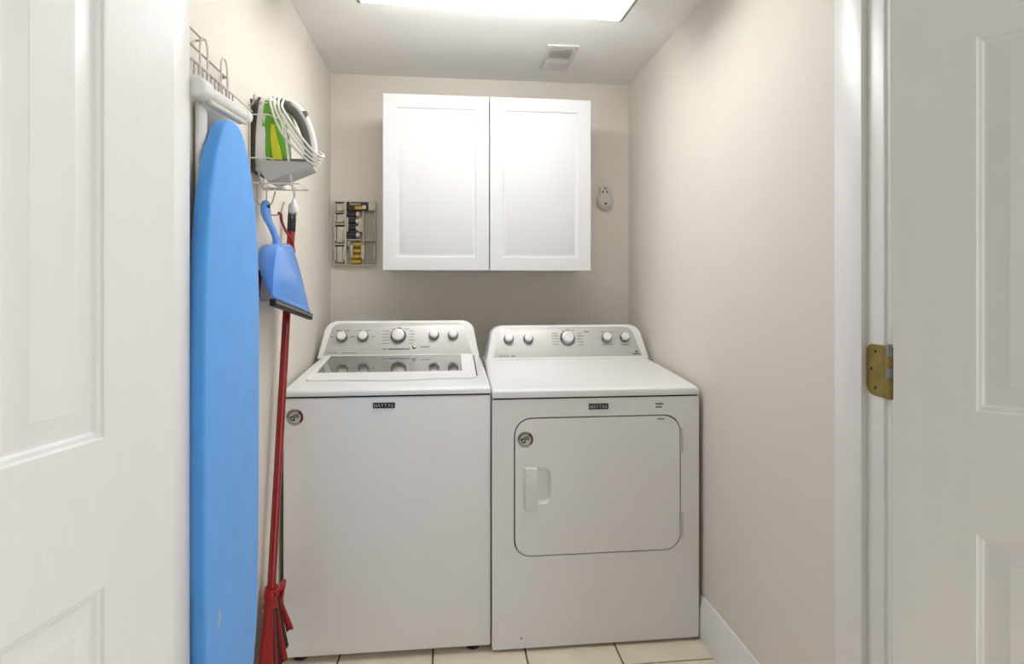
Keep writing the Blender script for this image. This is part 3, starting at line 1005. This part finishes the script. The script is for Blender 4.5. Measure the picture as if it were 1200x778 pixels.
part('gauge_slot', nbox(rx(212), rx(222), YB - 0.0215, YB - 0.0195, rz(535), rz(505)), 'black', rack, smooth=0)


def battery(p0, p1, q, dia, body_m, label, grp, flip=False):
    x0, x1, z = rx(p0), rx(p1), rz(q)
    r = dia / 2
    y = YB - 0.0065 - r
    t = thing('battery', label, 'battery', ((x0 + x1) / 2, y, z - r), group=grp)
    L = x1 - x0
    cut = L * 0.72
    bm = bmesh.new()
    lathe(bm, [(r * 0.9, 0), (r, 0.001), (r, cut)], (x0, y, z), (1, 0, 0), 18)
    part('sleeve', bm, body_m, t)
    bm = bmesh.new()
    lathe(bm, [(r, cut + 1e-5), (r, L - 0.003), (r * 0.9, L - 0.002), (r * 0.4, L - 0.002), (r * 0.4, L)], (x0, y, z), (1, 0, 0), 18)
    part('tip', bm, 'bat_tip' if body_m == 'bat_dark' else 'bat_gold', t)


bl = ['uppermost dark battery with pale end, under the organiser label card', 'dark battery with pale end, second below the organiser label card', 'dark battery with pale end, third below the organiser label card', 'lowest dark battery with pale end, above the yellow batteries']
for k, (q, p0, p1) in enumerate(((234, 206, 316), (293, 210, 312), (352, 210, 312), (411, 206, 316))):
    battery(p0, p1, q, 0.0250, 'bat_dark', bl[k], 'dark batteries in the organiser')
yl = ['uppermost yellow battery, just below the dark batteries', 'yellow battery second from top of the yellow batteries', 'short-looking yellow battery above the lowest yellow one', 'lowest yellow battery, lying at the bottom of the organiser']
for k, (q, p0, p1) in enumerate(((492, 262, 336), (545, 262, 336), (594, 256, 318), (639, 244, 326))):
    battery(p0, p1, q, 0.0195, 'bat_gold', yl[k], 'yellow batteries in the organiser')

# ================================================================ IRONING BOARD
ib = thing('ironing_board', 'ironing board with light blue cloth cover hanging upright on the wall', 'ironing board', (-0.524, 1.4595, 0.21))
half_w = [(1.629, 0.012), (1.626, 0.030), (1.617, 0.048), (1.600, 0.066), (1.578, 0.082), (1.545, 0.103), (1.505, 0.122), (1.44, 0.144), (1.357, 0.160), (1.25, 0.170), (1.1, 0.1735), (0.9, 0.1735), (0.67, 0.172), (0.476, 0.166), (0.38, 0.155), (0.307, 0.132), (0.262, 0.098), (0.245, 0.05)]
half_w = [(1.2508 + (z - 1.2508) * (1.050 if z > 1.2508 else 1.035), w * 1.035) for z, w in half_w]


def board_ring(x, ins):
    r = []
    for z, w in half_w:
        cy = 1.4595 - 0.006 * max(0.0, (1.2 - z))
        r.append((x, cy + max(w - ins, 0.004), z - (ins if z > 1 else -ins)))
    l = []
    for z, w in half_w:
        cy = 1.4595 - 0.006 * max(0.0, (1.2 - z))
        l.append((x, cy - max(w - ins, 0.004), z - (ins if z > 1 else -ins)))
    return r + l[::-1]


bm = bmesh.new()
loft(bm, [board_ring(-0.5415, 0.010), board_ring(-0.540, 0.003), board_ring(-0.537, 0.0), board_ring(-0.514, 0.0), board_ring(-0.5105, 0.0012), board_ring(-0.5082, 0.0038), board_ring(-0.5072, 0.0075), board_ring(-0.507, 0.013)])
pad = part('cover', bm, 'pad', ib, smooth=50, label='light blue cloth cover')
bm = bmesh.new()
prism(bm, [(1.3565, 0.540), (1.3615, 0.538), (1.362, 0.523), (1.3555, 0.503), (1.349, 0.499), (1.353, 0.517)], lambda a, b, d: (-0.507 + d, a, b), -0.001, 0.0006)
part('worn_spot', bm, 'tear', pad, smooth=0, label='small pale worn spot')
# folded leg and its foot bar
bm = bmesh.new()
loft(bm, [[(-0.5525 + 0.011 * math.cos(2 * PI * k / 14), 1.376 + 0.019 * math.sin(2 * PI * k / 14), z) for k in range(14)] for z in (1.668, 0.75)])
part('leg', bm, 'iron_white', ib)
bm = bmesh.new()
tube(bm, [(-0.530, 1.286, 1.676), (-0.530, 1.585, 1.698)], 0.0165, 14)
fb = part('foot_bar', bm, 'iron_white', ib, label='white tubular foot bar above the cover')
bm = bmesh.new()
lathe(bm, [(0.019, 0), (0.0225, 0.004), (0.0225, 0.050), (0.0205, 0.055), (0.016, 0.0555)], (-0.530, 1.283, 1.676), (0, 1, 0.073), 18)
part('sleeve', bm, 'plastic', fb)
bm = bmesh.new()
lathe(bm, [(0.016, 0), (0.0185, 0.001), (0.0185, 0.030), (0.012, 0.034)], (-0.530, 1.566, 1.6966), (0, 1, 0.073), 14)
part('end_plug', bm, 'plastic', fb)
bm = bmesh.new()
for k in range(2):
    tube(bm, [(-0.536 + 0.012 * k, 1.345, 1.661), (-0.536 + 0.012 * k, 1.572, 1.678)], 0.0055, 8)
part('brace_rod', bm, 'wire', fb)

# ================================================================ WIRE RACK (holder for board and iron)
wr = thing('wire_rack', 'white wire wall rack with arched hoops above the ironing board', 'wire rack', (XL, 1.45, 1.735))


def wire(pts, r=0.0022, m='wire_grey', name='wire', closed=False, parent=None):
    bm = bmesh.new()
    tube(bm, pts, r, 6, closed=closed)
    return part(name, bm, m, parent or wr)


wire([(-0.5645, 1.292, 1.742), (-0.545, 1.292, 1.742), (-0.545, 1.69, 1.742)], 0.0026, 'wire', 'rail')
wire([(-0.5645, 1.292, 1.772), (-0.548, 1.292, 1.772), (-0.548, 1.512, 1.772), (-0.5645, 1.518, 1.772)], 0.0026, 'wire_grey', 'rail')
wire([(-0.5645, 1.292, 1.806), (-0.548, 1.292, 1.806), (-0.548, 1.372, 1.806), (-0.5645, 1.378, 1.806)], 0.0026, 'wire_grey', 'rail')
wire([(-0.5635, 1.292, 1.715), (-0.5635, 1.60, 1.715)], 0.0026, 'wire_grey', 'rail')
for y in (1.372, 1.490):
    arc = [(-0.545 - 0.0, y - 0.020, 1.722)] + [(-0.545, y + math.cos(a) * 0.020, 1.784 + math.sin(a) * 0.026) for a in [PI - PI * k / 10 for k in range(11)]] + [(-0.545, y + 0.020, 1.722)]
    wire(arc, 0.0024, 'wire', 'hoop')
k = 0
for q in range(12):
    y = 1.298 + q * 0.0225
    wire([(-0.5635, y, 1.704), (-0.545, y, 1.704), (-0.545, y, 1.744), (-0.5635, y, 1.752)], 0.0017, 'wire_grey', 'tine')
wire([(-0.545, 1.514, 1.742), (-0.545, 1.514, 1.775), (-0.5635, 1.514, 1.775)], 0.0022, 'wire_grey', 'end_wire')
bm = bmesh.new()
lathe(bm, [(0.006, 0), (0.006, 0.003), (0.002, 0.005)], (XL, 1.545, 1.722), (1, 0, 0), 12)
part('screw', bm, 'iron_grey', wr)

# iron holder
ih = thing('iron_holder', 'white wire iron caddy with hooks fixed to the wall', 'iron holder', (XL, 1.79, 1.54))
for z in (1.745, 1.622):
    wire([(-0.5645, 1.729, z), (-0.5645, 1.7285, z), (-0.512, 1.724, z), (-0.479, 1.791, z), (-0.512, 1.858, z), (-0.5645, 1.858, z)], 0.0024, 'wire', 'loop', parent=ih)
for (x, y) in ((-0.5635, 1.729), (-0.479, 1.791), (-0.5635, 1.858)):
    wire([(x, y, 1.55 if x < -0.55 else 1.622), (x, y, 1.77 if x < -0.55 else 1.745)], 0.0024, 'wire', 'upright', parent=ih)
# front hooks that open upwards at the wall
wire([(-0.5645, 1.729, 1.77), (-0.552, 1.727, 1.778), (-0.549, 1.722, 1.800)], 0.0024, 'wire_grey', 'prong', parent=ih)
wire([(-0.5645, 1.770, 1.77), (-0.552, 1.772, 1.778), (-0.545, 1.772, 1.795)], 0.0024, 'wire_grey', 'prong', parent=ih)
for y in (1.752, 1.79, 1.828):
    part('back_bar', nbox(-0.5665, -0.5615, y - 0.009, y + 0.009, 1.61, 1.795, bev=0.0015), 'dark_metal', ih)
# shelf under the heel
wire([(-0.5635, 1.735, 1.552), (-0.43, 1.735, 1.552), (-0.43, 1.85, 1.552), (-0.5635, 1.85, 1.552)], 0.0024, 'wire', 'shelf_wire', parent=ih)
for x in (-0.53, -0.495, -0.46):
    wire([(x, 1.735, 1.552), (x, 1.85, 1.552)], 0.002, 'wire', 'shelf_wire', parent=ih)
wire([(-0.545, 1.735, 1.622), (-0.540, 1.733, 1.58), (-0.530, 1.733, 1.538), (-0.475, 1.735, 1.538)], 0.0024, 'wire_grey', 'brace', parent=ih)
# hanging hooks
for (y, zt, zb) in ((1.775, 1.552, 1.497), (1.865, 1.552, 1.480)):
    pts = [(-0.558, y, zt), (-0.558, y, zb + 0.012)] + [(-0.536 - 0.022 * math.cos(a), y, zb + 0.010 - 0.014 * math.sin(a)) for a in [PI * k / 8 for k in range(1, 8)]] + [(-0.512, y, zb + 0.016), (-0.506, y, zb + 0.038)]
    wire(pts, 0.0022, 'wire_grey', 'hook', parent=ih)

# ================================================================ STEAM IRON
ir = thing('steam_iron', 'steam iron with green water tank and white cord standing in wire holder', 'iron', (-0.48, 1.79, 1.556))
IY = 1.791


def iron_sec(z, x0, x1, w, n=6, pw=1.0):
    """Half-moon section: flat against the sole side, rounded outwards."""
    pts = [(x0, IY - w, z), (x0, IY + w, z)]
    for k in range(n + 1):
        a = PI / 2 - PI * k / n
        pts.append((x0 + (x1 - x0) * math.cos(a) ** pw if math.cos(a) > 1e-6 else x0 + (x1 - x0) * 0.02, IY + w * math.sin(a), z))
    return pts


# soleplate (pointed at the top)
sole = [(-0.050, 1.585), (0.050, 1.585), (0.054, 1.63), (0.050, 1.69), (0.037, 1.75), (0.018, 1.797), (0, 1.815), (-0.018, 1.797), (-0.037, 1.75), (-0.050, 1.69), (-0.054, 1.63)]
bm = bmesh.new()
prism(bm, sole, lambda a, b, d: (-0.5605 + d, IY + a, b), 0, 0.009)
part('soleplate', bm, 'dark_metal', ir)
# white skirt above the sole
bm = bmesh.new()
prism(bm, [(a * 0.96, 1.70 + (b - 1.70) * 0.975) for a, b in sole], lambda a, b, d: (-0.5515 + d, IY + a, b), 0, 0.028, bev=0.008)
part('skirt', bm, 'iron_white', ir, smooth=45)
# green tank
bm = bmesh.new()
rings = []
for z, x1, w in ((1.612, -0.470, 0.045), (1.64, -0.466, 0.049), (1.68, -0.468, 0.047), (1.72, -0.474, 0.042), (1.755, -0.484, 0.034), (1.785, -0.500, 0.023), (1.802, -0.513, 0.012)):
    rings.append(iron_sec(z, -0.536, x1, w, 8, 0.6))
loft(bm, rings)
tk = part('water_tank', bm, 'iron_green', ir, smooth=50, label='translucent green water tank')
bm = bmesh.new()
loft(bm, [[(x - w, IY - yy, z), (x + w, IY - yy + 0.004, z), (x + w, IY - yy + 0.012, z), (x - w, IY - yy + 0.012, z)] for z, x, w, yy in ((1.622, -0.492, 0.011, 0.0505), (1.65, -0.496, 0.011, 0.0512), (1.69, -0.503, 0.008, 0.0470), (1.725, -0.507, 0.004, 0.0425))])
part('tank_window', bm, 'iron_yellow', tk)
# handle: dark inner loop and white outer shell
hp = spline([(-0.500, IY, 1.786), (-0.478, IY, 1.790), (-0.452, IY, 1.772), (-0.430, IY, 1.735), (-0.416, IY, 1.690), (-0.412, IY, 1.644), (-0.422, IY, 1.612)], 5)
bm = bmesh.new()
tube(bm, hp, [0.017] * 8 + [0.0155] * 16 + [0.017] * (len(hp) - 24), 12)
hd = part('handle', bm, 'iron_grey', ir, label='dark grey curved handle')
bm = bmesh.new()
tube(bm, [p + Vector((0.0085, 0, 0.0065)) for p in hp[6:]], 0.0135, 12)
part('handle_shell', bm, 'iron_white', hd)
part('dial', nbox(-0.440, -0.418, IY - 0.012, IY + 0.012, 1.744, 1.776, bev=0.004), 'iron_grey', hd)
# heel
bm = bmesh.new()
prof = [(-0.5515, 1.606), (-0.540, 1.586), (-0.520, 1.5585), (-0.512, 1.5560), (-0.505, 1.5590), (-0.450, 1.584), (-0.408, 1.602), (-0.402, 1.608), (-0.405, 1.613), (-0.440, 1.614), (-0.536, 1.616)]
loft(bm, [[(a, IY + s_ * w, b + (0.003 if abs(w) > 0.05 else 0)) for a, b in prof] for s_, w in ((-1, 0.052), (-1, 0.046), (1, 0.046), (1, 0.052))])
part('heel', bm, 'iron_heel', ir, smooth=40, label='light grey heel rest')
bm = bmesh.new()
box(bm, -0.515, -0.415, IY - 0.040, IY + 0.040, 1.614, 1.628, bev=0.004)
part('heel_top', bm, 'iron_grey', ir)
# cord wound round the handle, then hanging to the plug
for k in range(4):
    ct = [(-0.516 + 0.011 * k, IY - 0.034 + 0.004 * k, 1.806 - 0.003 * k), (-0.500 + 0.009 * k, IY - 0.058, 1.752 + 0.004 * k), (-0.472 + (0, 0.016, 0.020, 0.038)[k], IY - 0.060, 1.690 + (0, 0.004, 0.016, 0.012)[k]), (-0.424 + 0.008 * k, IY - 0.040, 1.636 + 0.007 * k), (-0.393 + 0.005 * k, IY - 0.004, 1.616 + 0.009 * k), (-0.392 + 0.003 * k, IY + 0.030, 1.640 + 0.006 * k), (-0.445, IY + 0.056, 1.70), (-0.492 + 0.006 * k, IY + 0.042, 1.772), (-0.508 + 0.008 * k, IY + 0.006, 1.812)]
    bm = bmesh.new()
    tube(bm, spline(ct, 6, closed=True), 0.0036, 8, closed=True)
    part('cord_loop', bm, 'cord', ir)
bm = bmesh.new()
tube(bm, spline([(-0.476, IY - 0.052, 1.745), (-0.468, IY - 0.056, 1.70), (-0.463, IY - 0.052, 1.65), (-0.459, IY - 0.045, 1.60), (-0.459, IY - 0.02, 1.56), (-0.468, IY + 0.04, 1.545), (-0.478, IY + 0.085, 1.54), (-0.480, IY + 0.088, 1.525)], 5), 0.0034, 8)
cord = part('cord', bm, 'cord', ir)
bm = bmesh.new()
lathe(bm, [(0.0045, 0), (0.008, 0.012), (0.013, 0.020), (0.0145, 0.030), (0.0135, 0.040), (0.010, 0.043)], (-0.481, IY + 0.088, 1.528), (0, 0, -1), 14)
pg = part('plug', bm, 'plastic', cord)
for dx in (-0.006, 0.006):
    part('prong', nbox(-0.481 + dx - 0.0008, -0.481 + dx + 0.0008, IY + 0.085, IY + 0.091, 1.469, 1.486), 'steel', ir)

# ================================================================ DUSTPAN
dp = thing('dustpan', 'light blue plastic dustpan with black rubber lip hanging from hook', 'dustpan', (-0.50, 1.80, 1.16))
# lip corners (near, far) and shoulder corners; floor of the pan faces the room
LN, LF = Vector((-0.480, 1.677, 1.222)), Vector((-0.452, 1.985, 1.168))
SN, SF = Vector((-0.481, 1.712, 1.362)), Vector((-0.489, 1.925, 1.378))
out_n = (LF - LN).cross(SN - LN)
if out_n.x < 0:
    out_n = -out_n
out_n.normalize()
bm = bmesh.new()
NS = 9
rows_o, rows_i = [], []
for i in range(NS):
    t = i / (NS - 1)                     # 0 lip .. 1 shoulder
    ease = 1 - (1 - t) ** 1.8
    a = LN.lerp(SN, t) + Vector((0, -0.012 * math.sin(PI * t), 0))
    b = LF.lerp(SF, t) + Vector((0, 0.014 * math.sin(PI * t), 0))
    dep = 0.004 + 0.050 * ease
    ribs = -0.004 if i == 1 else 0.0
    row = []
    n_ = 10
    row.append(a - out_n * dep)
    row.append(a - out_n * (dep * 0.5) + Vector((0, -0.002, 0)))
    row.append(a - out_n * 0.004)
    for q in range(1, n_):
        s_ = q / n_
        row.append(a.lerp(b, s_) + out_n * (ribs + 0.004 * math.sin(PI * s_)))
    row.append(b - out_n * 0.004)
    row.append(b - out_n * (dep * 0.5) + Vector((0, 0.002, 0)))
    row.append(b - out_n * dep)
    rows_o.append(row)
# rounded top towards the handle
cen = (SN + SF) / 2 + Vector((0, 0, 0.018)) - out_n * 0.028
lastr = rows_o[-1]
for t, up in ((0.10, 0.007), (0.28, 0.013), (0.6, 0.017)):
    rows_o.append([p.lerp(cen, t) + Vector((0, 0, up * (1 - t))) for p in lastr])
rows_o.append([cen + (p - cen) * 0.05 for p in lastr])
loft(bm, rows_o, closed=False, cap0=False, cap1=False)
pb = part('pan', bm, 'dustpan', dp, smooth=40)
pb.modifiers.new('thickness', 'SOLIDIFY').thickness = 0.002
# handle
hp = spline([(-0.508, 1.800, 1.372), (-0.510, 1.796, 1.398), (-0.518, 1.788, 1.426), (-0.530, 1.778, 1.456), (-0.534, 1.775, 1.482), (-0.533, 1.776, 1.509)], 8)
bm = bmesh.new()
rings = []
for i, p in enumerate(hp):
    t = i / (len(hp) - 1)
    w = 0.0165 - 0.004 * math.sin(PI * min(1.0, t / 0.72)) + 0.001 * t
    if t > 0.78:
        w *= math.sqrt(max(0.02, 1 - ((t - 0.78) / 0.222) ** 2.4))
    if t < 0.2:
        w += 0.008 * (1 - t / 0.2) ** 2
    d = w * 0.8
    rings.append([p + Vector((d * math.sin(2 * PI * k / 14), w * math.cos(2 * PI * k / 14), 0)) for k in range(14)])
loft(bm, rings)
hn = part('handle', bm, 'dustpan', dp, smooth=60)
bm = bmesh.new()
lathe(bm, [(0.005, 0), (0.005, 0.001)], (-0.5225, 1.7655, 1.490), (0.8, -0.6, 0.1), 12)
part('hang_hole', bm, 'gasket', hn)
# rubber lip
bm = bmesh.new()
dn = (LN - SN).normalized()
loft(bm, [[p + out_n * 0.004, p + out_n * 0.003 + dn * 0.020, p - out_n * 0.012 + dn * 0.018, p - out_n * 0.014 - dn * 0.002] for p in (LN + Vector((0, -0.003, 0)), LF + Vector((0, 0.006, -0.001)))])
part('rubber_lip', bm, 'rubber', dp, smooth=20, label='black rubber lip')
bm = bmesh.new()
loft(bm, [[p + out_n * 0.005 + dn * 0.004, p + out_n * 0.005 + dn * 0.011, p + out_n * 0.002 + dn * 0.011, p + out_n * 0.002 + dn * 0.004] for p in (LN, LF)])
part('lip_strip', bm, 'print', dp, smooth=0)

# hand brush mostly hidden behind the dustpan
hb = thing('hand_brush', 'red hand brush mostly hidden behind the blue dustpan', 'brush', (-0.55, 1.735, 1.21))
bm = bmesh.new()
tube(bm, [(-0.549, 1.722, 1.222), (-0.549, 1.728, 1.245), (-0.549, 1.765, 1.30)], [0.016, 0.014, 0.010], 10)
part('handle', bm, 'red_plastic', hb)
bm = bmesh.new()
box(bm, -0.566, -0.530, 1.700, 1.800, 1.212, 1.224, bev=0.004)
part('brush_head', bm, 'wire', hb)

# ================================================================ BROOM
br = thing('broom', 'red-handled angle broom with red and black bristles leaning by the washer', 'broom', (-0.535, 1.82, 0))
top, bot = Vector((-0.530, 2.058, 1.540)), Vector((-0.531, 1.820, 0.345))
dr = (bot - top).normalized()
bm = bmesh.new()
tube(bm, [top + dr * 0.080, bot], 0.0125, 16)
part('pole', bm, 'red', br)
bm = bmesh.new()
lathe(bm, [(0.006, 0), (0.011, 0.003), (0.0135, 0.012), (0.0138, 0.098), (0.0128, 0.101)], top, dr, 16)
part('grip', bm, 'black', br, label='black end grip')
# hanging strap
bm = bmesh.new()
tube(bm, spline([(-0.522, 1.856, 1.482), (-0.516, 1.862, 1.480), (-0.518, 1.885, 1.458), (-0.521, 1.950, 1.432), (-0.519, 2.005, 1.410), (-0.516, 2.022, 1.372)], 6), 0.0045, 8)
part('strap', bm, 'red_plastic', br, label='red hanging strap')
# head clip
bm = bmesh.new()
lathe(bm, [(0.0135, 0), (0.017, 0.003), (0.018, 0.028), (0.022, 0.05)], bot - dr * 0.005, dr, 16)
part('collar', bm, 'red_plastic', br)
YB0 = 1.735
shell = []
bm = bmesh.new()
rings = []
for (z, y0, y1, hx) in ((0.356, 1.802, 1.842, 0.018), (0.345, 1.796, 1.856, 0.020), (0.332, 1.790, 1.866, 0.020), (0.322, 1.790, 1.864, 0.014)):
    ring = []
    for k in range(16):
        a = 2 * PI * k / 16
        ca, sa = math.cos(a), math.sin(a)
        ring.append((-0.531 + hx * math.copysign(abs(ca) ** 0.7, ca), (y0 + y1) / 2 + (y1 - y0) / 2 * math.copysign(abs(sa) ** 0.7, sa), z))
    rings.append(ring)
loft(bm, rings)
part('head_cap', bm, 'red_plastic', br, smooth=50)
# clasp that hooks round the pole towards the washer
bm = bmesh.new()
tube(bm, spline([(-0.516, 1.80, 0.345), (-0.506, 1.825, 0.352), (-0.505, 1.86, 0.352), (-0.511, 1.876, 0.335), (-0.516, 1.868, 0.30)], 5), 0.007, 8)
part('clasp', bm, 'red_plastic', br)


def tuft(y_top, x_bot, y_bot, z_bot, hx, w0, w1, m, jag=0.010):
    bm = bmesh.new()
    rings = []
    N = 8
    for i in range(N):
        t = i / (N - 1)
        z = 0.335 + (z_bot - 0.335) * t
        e = t ** 1.15
        y = y_top + (y_bot - y_top) * e
        x = -0.531 + (x_bot + 0.531) * e
        w = w0 + (w1 - w0) * t
        ring = []
        for k in range(12):
            a = 2 * PI * k / 12
            jz = random.uniform(-jag, jag) if i == N - 1 else 0
            ring.append((x + (hx + 0.003 * t) * math.cos(a), y + w * math.sin(a), z + jz))
        rings.append(ring)
    loft(bm, rings)
    return part('bristle_tuft', bm, m, br, smooth=50, label='red bristles' if 'red' in m else 'black bristles')


tuft(1.796, -0.548, 1.735, 0.014, 0.011, 0.012, 0.024, 'bristle_red')
tuft(1.803, -0.530, 1.748, 0.014, 0.012, 0.012, 0.018, 'bristle_red')
tuft(1.812, -0.516, 1.742, 0.030, 0.009, 0.008, 0.013, 'bristle_red')
tuft(1.815, -0.520, 1.775, 0.020, 0.011, 0.012, 0.016, 'bristle_black')
tuft(1.826, -0.512, 1.800, 0.060, 0.008, 0.009, 0.010, 'bristle_red')
tuft(1.832, -0.512, 1.826, 0.070, 0.011, 0.012, 0.015, 'bristle_black')
tuft(1.842, -0.501, 1.842, 0.125, 0.008, 0.008, 0.011, 'bristle_red')
tuft(1.850, -0.506, 1.866, 0.150, 0.010, 0.010, 0.013, 'bristle_black')
tuft(1.860, -0.497, 1.900, 0.185, 0.008, 0.008, 0.011, 'bristle_red')
